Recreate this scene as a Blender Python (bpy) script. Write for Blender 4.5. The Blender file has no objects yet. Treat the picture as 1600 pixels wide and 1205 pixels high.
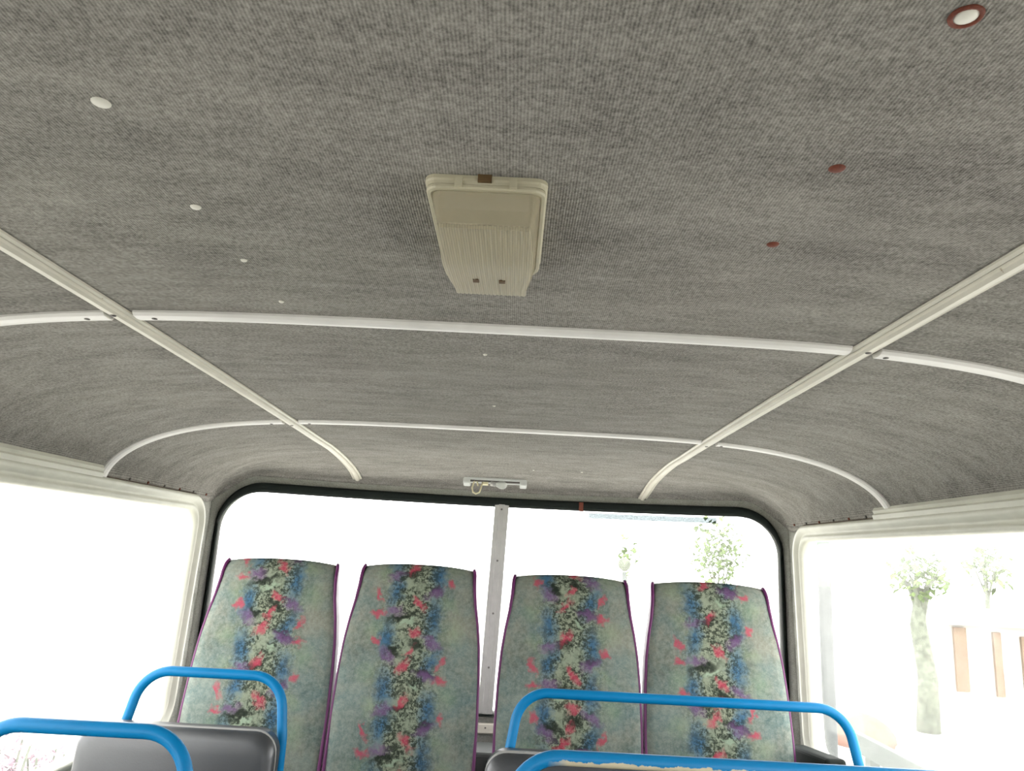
import bpy, bmesh, math, random
from mathutils import Vector, Matrix
random.seed(4)
C = bpy.context.scene
COL = C.collection
PI = math.pi

# ------------------------------------------------------------------ camera
F = 1180.0
def unit(v): return v.normalized()
roll = math.radians(3.0)
fy = Vector((798-800, 866-602.5, F)).normalized()            # the bus's long axis as the camera sees it
Xc = Vector((math.cos(roll), math.sin(roll), 0)); Xc = (Xc - fy*Xc.dot(fy)).normalized()
Zc = Xc.cross(fy)
if Zc.y > 0: Zc = -Zc
# camera axes in the bus's frame (x right, y down, z forward)
right = Vector((Xc.x, fy.x, Zc.x)); down = Vector((Xc.y, fy.y, Zc.y)); fwd = Vector((Xc.z, fy.z, Zc.z))
cam_d = bpy.data.cameras.new('camera'); cam = bpy.data.objects.new('camera', cam_d); COL.objects.link(cam)
M = Matrix((right, -down, -fwd)).transposed().to_4x4(); M.translation = Vector((.042, 0, 1.5))
cam.matrix_world = M
cam_d.sensor_fit = 'HORIZONTAL'; cam_d.sensor_width = 36; cam_d.lens = 36*F/1600
cam_d.clip_start = .02; cam_d.clip_end = 400
C.camera = cam

# ------------------------------------------------------------------ light
W = bpy.data.worlds.new('overcast_sky'); C.world = W; W.use_nodes = True
bgn = W.node_tree.nodes['Background']; bgn.inputs[0].default_value = (1.0, .99, .985, 1); bgn.inputs[1].default_value = 7.0
C.view_settings.view_transform = 'Standard'; C.view_settings.look = 'None'
C.view_settings.exposure = 0.0; C.view_settings.gamma = 1; C.view_settings.use_curve_mapping = False

# ------------------------------------------------------------------ tagging
def tag(o, label=None, cat=None, group=None, kind=None):
    if label: o['label'] = label
    if cat: o['category'] = cat
    if group: o['group'] = group
    if kind: o['kind'] = kind
    return o
def link(name, me, mat=None, parent=None):
    o = bpy.data.objects.new(name, me); COL.objects.link(o)
    if mat: me.materials.append(mat)
    if parent: o.parent = parent
    return o
def empty(name, loc=(0,0,0)):
    o = bpy.data.objects.new(name, None); COL.objects.link(o); o.location = loc; o.empty_display_size = .05
    return o
def mesh(name, V, Fc, mat=None, parent=None, smooth=True):
    me = bpy.data.meshes.new(name); me.from_pydata([tuple(v) for v in V], [], [tuple(f) for f in Fc]); me.update()
    bm = bmesh.new(); bm.from_mesh(me); bmesh.ops.recalc_face_normals(bm, faces=bm.faces); bm.to_mesh(me); bm.free()
    if smooth:
        me.shade_smooth()
    return link(name, me, mat, parent)
def solid(o, t, off=1):
    m = o.modifiers.new('thickness', 'SOLIDIFY'); m.thickness = t; m.offset = off; return o
def bevel(o, w, seg=2):
    m = o.modifiers.new('edge', 'BEVEL'); m.width = w; m.segments = seg; m.limit_method = 'ANGLE'; m.angle_limit = .6; return o

class B:                      # mesh collector for ONE object
    def __init__(s): s.V = []; s.F = []
    def add(s, V, Fc):
        n = len(s.V); s.V += [Vector(v) for v in V]; s.F += [tuple(i+n for i in f) for f in Fc]; return s
    def box(s, c, d, rot=None):
        c = Vector(c); pts = []
        for z in (-1, 1):
            for y in (-1, 1):
                for x in (-1, 1):
                    p = Vector((x*d[0]/2, y*d[1]/2, z*d[2]/2))
                    if rot: p = rot @ p
                    pts.append(c+p)
        return s.add(pts, [(0,2,3,1),(4,5,7,6),(0,1,5,4),(2,6,7,3),(0,4,6,2),(1,3,7,5)])
    def tube(s, P, r, n=10, close=False, caps=True):
        P = [Vector(p) for p in P]; m = len(P); R = r if isinstance(r, (list, tuple)) else [r]*m
        V = []; up = None
        for i, p in enumerate(P):
            a = P[(i-1) % m] if (close or i > 0) else P[i]; b = P[(i+1) % m] if (close or i < m-1) else P[i]
            t = (b-a).normalized()
            if up is None: up = t.orthogonal().normalized()
            up = (up - t*up.dot(t)).normalized(); sd = t.cross(up)
            for k in range(n):
                q = 2*PI*k/n; V.append(p + up*math.cos(q)*R[i] + sd*math.sin(q)*R[i])
        Fc = []
        for i in range(m if close else m-1):
            for k in range(n):
                Fc.append((i*n+k, i*n+(k+1) % n, ((i+1) % m)*n+(k+1) % n, ((i+1) % m)*n+k))
        if caps and not close: Fc += [tuple(range(n))[::-1], tuple((m-1)*n+k for k in range(n))]
        return s.add(V, Fc)
    def lathe(s, c, prof, axis=(0,0,1), n=16):       # profile (radius, height) about an axis
        ax = Vector(axis).normalized(); u = ax.orthogonal().normalized(); w = ax.cross(u); c = Vector(c); V = []; m = len(prof)
        for r, h in prof:
            for k in range(n):
                q = 2*PI*k/n; V.append(c + ax*h + (u*math.cos(q) + w*math.sin(q))*max(r, 1e-5))
        Fc = [(i*n+k, i*n+(k+1) % n, (i+1)*n+(k+1) % n, (i+1)*n+k) for i in range(m-1) for k in range(n)]
        Fc += [tuple(range(n))[::-1], tuple((m-1)*n+k for k in range(n))]
        return s.add(V, Fc)
    def sweep(s, P, N, prof, close=False):           # prof: closed loop of (side, height); N: surface normals at P
        P = [Vector(p) for p in P]; m = len(P); n = len(prof); V = []
        for i, p in enumerate(P):
            a = P[(i-1) % m] if (close or i > 0) else P[i]; b = P[(i+1) % m] if (close or i < m-1) else P[i]
            t = (b-a).normalized(); nn = Vector(N[i]); nn = (nn - t*nn.dot(t)).normalized(); sd = t.cross(nn)
            for (u, h) in prof: V.append(p + sd*u + nn*h)
        Fc = [(i*n+k, i*n+(k+1) % n, ((i+1) % m)*n+(k+1) % n, ((i+1) % m)*n+k) for i in range(m if close else m-1) for k in range(n)]
        if not close: Fc += [tuple(range(n))[::-1], tuple((m-1)*n+k for k in range(n))]
        return s.add(V, Fc)
    def build(s, name, mat=None, parent=None, smooth=False): return mesh(name, s.V, s.F, mat, parent, smooth)

def fillet(P, r, n=8):          # polyline with rounded corners
    P = [Vector(p) for p in P]; out = [P[0]]
    for i in range(1, len(P)-1):
        a = (P[i-1]-P[i]).normalized(); b = (P[i+1]-P[i]).normalized(); ang = a.angle(b); d = r/math.tan(ang/2)
        s0 = P[i]+a*d; s1 = P[i]+b*d; c = P[i] + (a+b).normalized()*(r/math.sin(ang/2))
        v0 = s0-c; v1 = s1-c; th = v0.angle(v1)
        for k in range(n+1):
            t = k/n; out.append(c + (v0*math.sin((1-t)*th)+v1*math.sin(t*th))/math.sin(th))
    out.append(P[-1]); return out

# ------------------------------------------------------------------ materials
def srgb(r, g, b):
    return tuple((c/255/12.92 if c/255 <= .04045 else ((c/255+.055)/1.055)**2.4) for c in (r, g, b)) + (1,)
class NT:
    def __init__(s, name, rough=.5, metal=0.0, spec=.5):
        s.m = bpy.data.materials.new(name); s.m.use_nodes = True; s.t = s.m.node_tree; s.b = s.t.nodes['Principled BSDF']
        s.b.inputs['Roughness'].default_value = rough; s.b.inputs['Metallic'].default_value = metal
        s.b.inputs['Specular IOR Level'].default_value = spec
    def n(s, kind, **kw):
        x = s.t.nodes.new(kind)
        for k, v in kw.items(): setattr(x, k, v)
        return x
    def l(s, a, b): s.t.links.new(a, b)
    def put(s, x, inp):
        if isinstance(x, (int, float)): inp.default_value = x
        elif isinstance(x, tuple): inp.default_value = x
        else: s.l(x, inp)
    def math(s, op, a, b=0.0, c=0.0, clamp=False):
        x = s.n('ShaderNodeMath', operation=op, use_clamp=clamp); s.put(a, x.inputs[0]); s.put(b, x.inputs[1]); s.put(c, x.inputs[2]); return x.outputs[0]
    def mix(s, f, a, b, mode='MIX'):
        x = s.n('ShaderNodeMix', data_type='RGBA', blend_type=mode); s.put(f, x.inputs[0]); s.put(a, x.inputs[6]); s.put(b, x.inputs[7]); return x.outputs[2]
    def coord(s, scale=(1,1,1), which='Object', loc=(0,0,0)):
        tc = s.n('ShaderNodeTexCoord'); mp = s.n('ShaderNodeMapping'); mp.inputs['Scale'].default_value = scale; mp.inputs['Location'].default_value = loc
        s.l(tc.outputs[which], mp.inputs[0]); return mp.outputs[0]
    def noise(s, scale, vec=None, detail=3, rough=.6):
        x = s.n('ShaderNodeTexNoise'); x.inputs['Scale'].default_value = scale; x.inputs['Detail'].default_value = detail; x.inputs['Roughness'].default_value = rough
        if vec is not None: s.l(vec, x.inputs['Vector'])
        return x.outputs[0]
    def ramp(s, f, lo, hi):
        x = s.n('ShaderNodeMapRange', clamp=True); s.put(f, x.inputs[0]); s.put(lo, x.inputs[1]); s.put(hi, x.inputs[2]); return x.outputs[0]
    def col(s, c): s.put(c, s.b.inputs['Base Color']); return s
    def bump(s, h, strength=.3, dist=.002):
        x = s.n('ShaderNodeBump'); x.inputs['Strength'].default_value = strength; x.inputs['Distance'].default_value = dist
        s.put(h, x.inputs['Height']); s.l(x.outputs[0], s.b.inputs['Normal']); return s

def plain(name, c, rough=.5, metal=0.0, var=.12, scale=30, spec=.5):
    t = NT(name, rough, metal, spec); f = t.ramp(t.noise(scale, t.coord()), .3, .7)
    c2 = tuple(x*(1-var) for x in c[:3]) + (1,)
    t.col(t.mix(f, c2, c)); return t.m

def headliner(name, dark, light):
    t = NT(name, .95, spec=.1)
    c = t.coord()
    fleck = t.ramp(t.noise(330, t.coord((.8, .7, 1)), 3, .75), .34, .66)
    big = t.ramp(t.noise(8, t.coord((.45, 1.6, 1.6)), 6, .7), .34, .66)
    mid = t.ramp(t.noise(38, t.coord((.45, 1.3, 1)), 4, .7), .3, .7)
    # woven ribs that run along the bus
    sx = t.n('ShaderNodeSeparateXYZ'); t.l(c, sx.inputs[0])
    wob = t.math('MULTIPLY', t.noise(5, c, 1), .003)
    ph = t.math('MULTIPLY', t.math('ADD', sx.outputs[0], wob), 2*PI/.0024)
    rib = t.math('MULTIPLY_ADD', t.math('SINE', ph), .5, .5)
    f = t.math('MULTIPLY', fleck, .42); f = t.math('MULTIPLY_ADD', mid, .2, f); f = t.math('MULTIPLY_ADD', big, .2, f); f = t.math('MULTIPLY_ADD', rib, .22, f)
    base = t.mix(f, dark, light)
    green = t.ramp(t.noise(3.1, t.coord((.6, 1, 1), loc=(3, 1, 2)), 4, .6), .35, .75)
    base = t.mix(t.math('MULTIPLY', green, .5), base, (.90, .90, .86, 1), 'MULTIPLY')
    t.col(base)
    t.bump(t.math('MULTIPLY_ADD', rib, .6, fleck), .45, .0012)
    return t.m
M_FAB = headliner('grey_ribbed_headliner', (.050, .047, .043, 1), (.455, .435, .40, 1))
M_FABW = headliner('grey_wall_fabric', (.14, .145, .125, 1), (.42, .42, .38, 1))

def painted(name, c, chip, amount=.62, rough=.35, scale=45, spec=.5):
    t = NT(name, rough, spec=spec); co = t.coord()
    n1 = t.noise(scale, co, 6, .7); m = t.ramp(n1, amount, amount+.03)
    soft = t.ramp(t.noise(12, co, 3), .3, .7)
    t.col(t.mix(m, t.mix(soft, tuple(x*.86 for x in c[:3])+(1,), c), chip)); t.bump(m, .3, .0006); return t.m
M_TRIM = painted('ivory_trim_strip', srgb(214, 210, 196), srgb(150, 135, 110), .70, .45, 30)
M_TRIMW = painted('white_trim_strip', srgb(226, 224, 220), srgb(170, 160, 148), .72, .4, 30)
M_FRAME = painted('cream_window_paint', srgb(208, 208, 194), srgb(120, 95, 75), .70, .45, 35)
M_BLUE = painted('blue_handle_paint', srgb(0, 122, 180), srgb(110, 180, 205), .70, .42, 120, .25)
M_RUB = plain('black_rubber', (.010, .014, .012, 1), .8, spec=.2)
M_ALU = plain('dull_aluminium', srgb(178, 178, 174), .42, .35)
M_LEAD = plain('grey_sealing_lip', srgb(150, 152, 148), .5)
M_VINYL = NT('black_vinyl', .36, spec=.9); M_VINYL.col((.030, .033, .038, 1)); M_VINYL.bump(M_VINYL.noise(260, M_VINYL.coord(), 3), .12, .001); M_VINYL = M_VINYL.m
M_VTOP = NT('vinyl_edge_sheen', .38); M_VTOP.col((.30, .30, .29, 1)); M_VTOP = M_VTOP.m  # pale grey stands in for light grazing the black seat tops
M_PIPE = plain('purple_piping', srgb(92, 20, 84), .5)
M_SIDE = plain('pale_grey_side_cloth', srgb(186, 182, 186), .8, var=.2)
M_PLAS = plain('yellowed_plastic', srgb(196, 190, 165), .4, var=.15)
M_WPLA = plain('white_plastic', srgb(205, 208, 204), .35)
M_RUST = plain('rusty_screw', srgb(120, 58, 38), .7, var=.4, scale=400)
M_WSCR = plain('white_screw_cap', srgb(228, 226, 215), .4)
M_BROWN = plain('brown_clip', srgb(92, 70, 40), .6)
M_STEEL = plain('screw_steel', (.16, .15, .14, 1), .5, .6)
M_DARK = plain('dark_engine_cover', (.02, .024, .022, 1), .6)
M_FLOOR = plain('grey_floor_mat', (.22, .21, .2, 1), .7, var=.3, scale=60)
M_WALLP = plain('grey_wall_paint', (.40, .40, .37, 1), .6)
M_SEAM = plain('brown_seam', srgb(104, 92, 76), .8, var=.5)
M_WIRE = plain('cream_wire', srgb(224, 216, 180), .5)

# glass: clear pane with a faint reflection
def glass(name, tint=(.985, .99, .985, 1), gl=.04, veil=0.0):
    t = NT(name); nt = t.t; out = nt.nodes['Material Output']
    tr = t.n('ShaderNodeBsdfTransparent'); tr.inputs[0].default_value = tint
    g = t.n('ShaderNodeBsdfGlossy'); g.inputs['Roughness'].default_value = .03; g.inputs[0].default_value = (.9, .9, .9, 1)
    mx = t.n('ShaderNodeMixShader'); mx.inputs[0].default_value = gl
    t.l(tr.outputs[0], mx.inputs[1]); t.l(g.outputs[0], mx.inputs[2]); last = mx
    if veil:                                       # milky film mixed in to give the view an overexposed wash
        d = t.n('ShaderNodeBsdfTranslucent'); d.inputs[0].default_value = (.95, .95, .93, 1)
        m2 = t.n('ShaderNodeMixShader'); t.put(t.math('MULTIPLY', t.ramp(t.noise(3, t.coord(), 4), .2, .8), veil), m2.inputs[0])
        t.l(mx.outputs[0], m2.inputs[1]); t.l(d.outputs[0], m2.inputs[2]); last = m2
    t.l(last.outputs[0], out.inputs[0]); nt.nodes.remove(t.b); return t.m
M_GLASS = glass('window_glass', veil=.062)
M_TINT = glass('tinted_sun_strip', (.36, .385, .39, 1), .03)

# translucent lens of the ceiling lamp
def lens_mat(name, c, ribs=True, trans=.45, clear=.12):
    t = NT(name, .3); nt = t.t; out = nt.nodes['Material Output']; co = t.coord()
    sx = t.n('ShaderNodeSeparateXYZ'); t.l(co, sx.inputs[0])
    rib = t.math('MULTIPLY_ADD', t.math('SINE', t.math('MULTIPLY', sx.outputs[0], 2*PI/.0021)), .5, .5)
    cc = t.mix(rib, tuple(x*.80 for x in c[:3])+(1,), c) if ribs else t.mix(t.noise(60, co), tuple(x*.85 for x in c[:3])+(1,), c)
    t.col(cc)
    tl = t.n('ShaderNodeBsdfTranslucent'); t.l(cc, tl.inputs[0])
    mx = t.n('ShaderNodeMixShader'); mx.inputs[0].default_value = trans
    t.l(t.b.outputs[0], mx.inputs[1]); t.l(tl.outputs[0], mx.inputs[2])
    tr = t.n('ShaderNodeBsdfTransparent'); m2 = t.n('ShaderNodeMixShader'); m2.inputs[0].default_value = clear
    t.l(mx.outputs[0], m2.inputs[1]); t.l(tr.outputs[0], m2.inputs[2]); t.l(m2.outputs[0], out.inputs[0])
    if ribs: t.bump(rib, .5, .001)
    return t.m
M_LENS = lens_mat('ribbed_lens', srgb(222, 216, 196), True, .62, .16)
M_BULB = lens_mat('clear_bulb_glass', srgb(225, 228, 222), False, .4, .45)
M_COVER = lens_mat('smooth_clear_cover', srgb(205, 197, 176), False, .4, .5)

# patterned moquette of the rear seats
def moquette():
    t = NT('patterned_moquette', .95, spec=.08)
    co = t.coord(); sx = t.n('ShaderNodeSeparateXYZ'); t.l(co, sx.inputs[0])
    at = t.n('ShaderNodeAttribute', attribute_type='OBJECT', attribute_name='pattern_shift'); sh = at.outputs['Fac']
    dn = t.n('ShaderNodeTexNoise'); dn.inputs['Scale'].default_value = 55; dn.inputs['Detail'].default_value = 3; t.l(co, dn.inputs[0])
    ds = t.n('ShaderNodeSeparateColor'); t.l(dn.outputs[1], ds.inputs[0])
    u = t.math('MULTIPLY_ADD', t.math('SUBTRACT', ds.outputs[0], .5), .045, sx.outputs[0])
    v = t.math('SUBTRACT', 0.0, sx.outputs[2]); v = t.math('ADD', v, sh)
    v = t.math('MULTIPLY_ADD', t.math('SUBTRACT', ds.outputs[1], .5), .045, v)
    PER = .35
    def dab(u0, v0, ang, a, b, soft=.55):
        du = t.math('SUBTRACT', u, u0)
        dv = t.math('WRAP', t.math('SUBTRACT', v, v0), PER/2, -PER/2)
        c, s = math.cos(ang), math.sin(ang)
        p = t.math('MULTIPLY_ADD', dv, s/a, t.math('MULTIPLY', du, c/a)); q = t.math('MULTIPLY_ADD', dv, c/b, t.math('MULTIPLY', du, -s/b))
        r = t.math('SQRT', t.math('MULTIPLY_ADD', p, p, t.math('MULTIPLY', q, q)))
        return t.ramp(r, 1.0+soft*.5, 1.0-soft)
    def group(L, soft=.55):
        m = None
        for d in L:
            x = dab(*d, soft=soft); m = x if m is None else t.math('MAXIMUM', m, x)
        return m
    k = .94
    # ground: grey-green cloth with soft pale, teal and beige clouds
    n1 = t.ramp(t.noise(9, co, 4, .6), .32, .7); n2 = t.ramp(t.noise(13, t.coord(loc=(5, 2, 1)), 4, .6), .45, .7); n3 = t.ramp(t.noise(11, t.coord(loc=(1, 7, 3)), 3, .6), .45, .68)
    c = t.mix(n1, srgb(78, 94, 90), srgb(120, 131, 124)); c = t.mix(t.math('MULTIPLY', n2, .6), c, srgb(74, 100, 104)); c = t.mix(t.math('MULTIPLY', n3, .55), c, srgb(134, 128, 112))
    mot = t.ramp(t.noise(90, t.coord(loc=(4, 4, 4)), 3, .7), .35, .65); c = t.mix(t.math('MULTIPLY', mot, .35), c, srgb(160, 166, 156))
    # middle band: lighter, greener
    au = t.math('ABSOLUTE', u); band = t.ramp(au, .10, .055)
    c = t.mix(t.math('MULTIPLY', band, .55), c, srgb(150, 158, 132))
    c = t.mix(t.math('MULTIPLY', group([(-.10, .10*k, 0, .03, .03), (.115, .10*k, 0, .028, .035), (.10, .02, .5, .03, .016), (-.11, .22*k, 0, .03, .025), (.11, .27*k, 0, .03, .03), (-.09, .29, .4, .03, .02)], .9), .32), c, srgb(134, 156, 120))
    blue = group([(-.055, -.015, .3, .022, .05), (-.068, .115, 0, .024, .05), (-.060, .26*k, -.1, .026, .055), (.058, .06, 0, .024, .06), (.055, .19*k, .5, .02, .05), (.062, .31*k, -.1, .024, .05)], .8)
    c = t.mix(t.math('MULTIPLY', blue, .8), c, srgb(34, 90, 130))
    # black speckled net
    net = t.ramp(t.noise(115, co, 5, .8), .46, .52)
    nm = t.math('MULTIPLY', net, t.math('MULTIPLY', t.ramp(au, .115, .04), t.ramp(t.noise(24, t.coord(loc=(2, 2, 9)), 3, .6), .34, .50)))
    c = t.mix(t.math('MULTIPLY', nm, .9), c, srgb(42, 50, 42))
    blk = group([(-.035, .060*k, -.25, .045, .011), (.012, .135*k, .55, .03, .011), (.06, -.02, -.5, .02, .012), (-.045, .155*k, .5, .03, .012), (-.015, .305*k, -.3, .03, .010), (.045, .215*k, .3, .04, .009), (.02, .245*k, .6, .022, .009)], .5)
    c = t.mix(t.math('MULTIPLY', blk, .9), c, srgb(38, 44, 38))
    lt = group([(-.015, .075*k, -.4, .028, .006), (.02, .25*k, .5, .02, .006)], .5); c = t.mix(t.math('MULTIPLY', lt, .8), c, srgb(150, 168, 146))
    pur = group([(-.058, .045*k, -.15, .030, .012), (.058, -.012, -.55, .030, .013), (.060, .128*k, .45, .032, .013), (-.062, .17*k, .6, .028, .014), (.050, .222*k, .25, .034, .012), (-.060, .315*k, -.3, .028, .013)], .7)
    c = t.mix(t.math('MULTIPLY', pur, .7), c, srgb(110, 80, 122))
    pk = group([(-.104, 0, 1.1, .022, .008), (-.102, .052*k, 0, .018, .010), (.012, .018, .9, .026, .011), (.012, .105*k, .5, .018, .013), (-.096, .133*k, .3, .013, .012), (-.016, .198*k, -.7, .026, .011), (.090, .180*k, -1.0, .020, .008), (.092, .233*k, .1, .018, .010), (-.010, .29*k, -.8, .022, .011), (.100, .33*k, 0, .012, .012), (.0, .155*k, -.9, .016, .010)], .6)
    c = t.mix(t.math('MULTIPLY', pk, .75), c, srgb(176, 66, 88))
    fz = t.ramp(t.noise(500, co, 2, .8), .25, .75)
    c = t.mix(1.0, c, t.mix(fz, (.82, .82, .82, 1), (1.12, 1.12, 1.12, 1)), 'MULTIPLY')
    t.col(c); t.bump(fz, .3, .001); return t.m
M_MOQ = moquette()

# ------------------------------------------------------------------ body shell: plan curve and wall points
HW = .905; RIM = 1.610; Y0 = 1.60; FRONT = -2.0
plan = []                                       # right half of the plan, rear centre first
for i in range(61):
    x = .892*i/60; plan.append(Vector((x, 2.62-.195*(x/.9)**2)))
for (x, y) in ((.897, 2.423), (.901, 2.415), (.904, 2.404), (.905, 2.392), (HW, 2.37)): plan.append(Vector((x, y)))
y = 2.32
while y > FRONT: plan.append(Vector((HW, y))); y -= .04
plan.append(Vector((HW, FRONT)))
acc = [0.0]
for a, b in zip(plan, plan[1:]): acc.append(acc[-1]+(b-a).length)
SMAX = acc[-1]
def ppt(s):
    a = min(abs(s), SMAX-1e-6); lo, hi = 0, len(acc)-1
    while hi-lo > 1:
        m = (lo+hi)//2
        if acc[m] <= a: lo = m
        else: hi = m
    t = (a-acc[lo])/(acc[hi]-acc[lo]); p = plan[lo].lerp(plan[hi], t); d = (plan[hi]-plan[lo]).normalized(); n = Vector((-d.y, d.x))
    if n.x*p.x + n.y*(p.y-1) < 0: n = -n
    if s < 0: p = Vector((-p.x, p.y)); n = Vector((-n.x, n.y))
    return p, n
def s_at_y(yy):
    best = min(range(66, len(plan)), key=lambda i: abs(plan[i].y-yy)); 
    return acc[best] + (plan[best].y-yy)
def s_at_x(xx): return min(((abs(plan[i].x-xx), acc[i]) for i in range(61)))[1]
S_CORNER = acc[62]
def rim(s):
    a = abs(s); t = (a - s_at_x(.79))/(acc[65]-s_at_x(.79)); t = max(0, min(1, t)); t = t*t*(3-2*t)
    return 1.706 + (RIM-1.706)*t
def wp(s, z, off=0.0):                          # point on the wall, off = distance inwards
    p, n = ppt(s); lean = .03*(RIM-z); q = p + n*(lean-off); return Vector((q.x, q.y, z))
def wn(s): _, n = ppt(s); return Vector((-n.x, -n.y, 0))

# ceiling surface
def roofz(y): return 1.789 - .0045*max(0, y-.9)**2*2.0
def roof(s, rho):
    p, _ = ppt(s); q = Vector((0, min(p.y, Y0))) if p.y <= Y0 else Vector((0, Y0))
    x, yy = (q + (p-q)*rho)
    zr = rim(s); zc = roofz(yy)
    z = zr + (zc-zr)*math.sqrt(max(0, 1-rho**4.3)); return Vector((x, yy, z))
ang_tab = []
def find(x, yy):                                # (s, rho) of a plan position
    if yy <= Y0:
        s = s_at_y(yy); return (s if x >= 0 else -s), abs(x)/HW
    a = math.atan2(abs(x), yy-Y0); lo, hi = 0.0, s_at_y(Y0)
    for _ in range(40):
        m = (lo+hi)/2; p, n = ppt(m)
        if math.atan2(p.x, p.y-Y0) < a: lo = m
        else: hi = m
    p, n = ppt(lo); return (lo if x >= 0 else -lo), math.hypot(x, yy-Y0)/math.hypot(p.x, p.y-Y0)
def ceil_pt(x, yy):
    s, r = find(x, yy); return roof(s, min(r, 1))
def ceil_n(x, yy):
    e = .004; a = ceil_pt(x+e, yy)-ceil_pt(x-e, yy); b = ceil_pt(x, yy+e)-ceil_pt(x, yy-e); n = a.cross(b).normalized()
    return n if n.z < 0 else -n

def shell(name, s0, s1, z0, top, holes, mat, ds=.02, dz=.02, keep=False, thick=.03, parent=None, off=0.0):
    """wall strip in (s,z), with rounded openings cut and the cut edge drawn onto each outline"""
    ns = max(2, int((s1-s0)/ds)); V = []; idx = {}
    nz = int((1.7-z0)/dz)
    grid = [[(s0+(s1-s0)*i/ns, z0+(top(s0+(s1-s0)*i/ns)-z0)*j/nz) for j in range(nz+1)] for i in range(ns+1)]
    def inside(s, z, h):
        a0, a1, b0, b1, r = h
        if not (a0 < s < a1 and b0 < z < b1): return False
        cx = min(max(s, a0+r), a1-r); cz = min(max(z, b0+r), b1-r)
        return math.hypot(s-cx, z-cz) < r or (s == cx or z == cz)
    def snap(s, z, h):
        a0, a1, b0, b1, r = h
        cx = min(max(s, a0+r), a1-r); cz = min(max(z, b0+r), b1-r); dx, dz_ = s-cx, z-cz; d = math.hypot(dx, dz_)
        if d > 1e-9: return cx+dx/d*r, cz+dz_/d*r
        cand = [(abs(s-a0), (a0, z)), (abs(s-a1), (a1, z)), (abs(z-b0), (s, b0)), (abs(z-b1), (s, b1))]; return min(cand)[1]
    kept = []; gone = set(); used = set()
    for i in range(ns):
        for j in range(nz):
            q = [(i, j), (i+1, j), (i+1, j+1), (i, j+1)]
            cs = sum(grid[a][b][0] for a, b in q)/4; cz = sum(grid[a][b][1] for a, b in q)/4
            hit = None
            for hi, h in enumerate(holes):
                if inside(cs, cz, h): hit = hi
            if (hit is None) != keep: kept.append(q); used.update(q)
            else:
                for p in q: gone.add((p, hit if not keep else 0))
    for (a, b), h in gone:
        if (a, b) in used and h is not None:
            grid[a][b] = snap(*grid[a][b], holes[h])
    for q in kept:
        for p in q:
            if p not in idx: idx[p] = len(V); V.append(wp(grid[p[0]][p[1]][0], grid[p[0]][p[1]][1], off))
    me = bpy.data.meshes.new(name); me.from_pydata([tuple(v) for v in V], [], [tuple(idx[p] for p in q) for q in kept]); me.update(); me.shade_smooth()
    # outside is the +normal side of (s,z)
    o = link(name, me, mat, parent)
    f = me.polygons[0]; _, n = ppt(grid[kept[0][0][0]][0][0]); sign = 1 if f.normal.x*n.x+f.normal.y*n.y > 0 else -1
    solid(o, thick, sign); return o

sy = s_at_y
# openings (s0, s1, z0, z1, corner radius)
SIDE_R = [(sy(2.305), sy(.66), .985, 1.592, .06), (sy(.58), sy(-.45), .985, 1.592, .06)]
SIDE_L = [(-b, -a, c, d, r) for (a, b, c, d, r) in SIDE_R]
sx_ = s_at_x(.888); REAR = (-sx_, sx_, .985, 1.664, .135)
SC = acc[63]
rim_up = lambda s: rim(s)+.014           # walls tuck up behind the ceiling edge
wr = shell('wall_right', SC, SMAX, 0, rim_up, SIDE_R, M_FABW, off=-.003); tag(wr, kind='structure')
wl = shell('wall_left', -SMAX, -SC, 0, rim_up, SIDE_L, M_FABW, off=-.003); tag(wl, kind='structure')
wb = shell('wall_rear', -SC, SC, 0, rim_up, [REAR], M_FABW, off=-.003); tag(wb, kind='structure')

# ceiling
rhos = [0, .12, .24, .36, .46, .55, .63, .70, .76, .81, .85, .885, .91, .93, .945, .96, .97, .98, .987, .993, .997, 1.0]
ss = [-SMAX]; 
brk = sorted(set([round(sg*v, 5) for v in [acc[i] for i in range(0, len(acc))] for sg in (-1, 1)]))
V = []; Fc = []
for s in brk:
    for r in rhos: V.append(roof(s, r))
nr = len(rhos)
for i in range(len(brk)-1):
    for j in range(nr-1): Fc.append((i*nr+j, (i+1)*nr+j, (i+1)*nr+j+1, i*nr+j+1))
me = bpy.data.meshes.new('ceiling'); me.from_pydata([tuple(v) for v in V], [], Fc); me.update()
bm = bmesh.new(); bm.from_mesh(me); bmesh.ops.remove_doubles(bm, verts=bm.verts, dist=1e-4)
bm.normal_update()
bmesh.ops.recalc_face_normals(bm, faces=bm.faces)
if sum(f.normal.z*f.calc_area() for f in bm.faces) < 0: bmesh.ops.reverse_faces(bm, faces=bm.faces)
bm.to_mesh(me); bm.free(); me.shade_smooth()
ceiling = link('ceiling', me, M_FAB); tag(ceiling, kind='structure'); solid(ceiling, .03, 1)

b = B(); b.box((0, .3, -.03), (2.05, 4.8, .06)); fl = b.build('floor', M_FLOOR); tag(fl, kind='structure')
# front bulkhead with the wide windscreen opening
b = B()
b.box((0, FRONT-.03, .45), (1.94, .06, .9)); b.box((0, FRONT-.03, 1.62), (1.94, .06, .40))
for sg in (-1, 1): b.box((sg*.82, FRONT-.03, 1.16), (.3, .06, .54))
fw = b.build('wall_front', M_WALLP); tag(fw, kind='structure')

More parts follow.
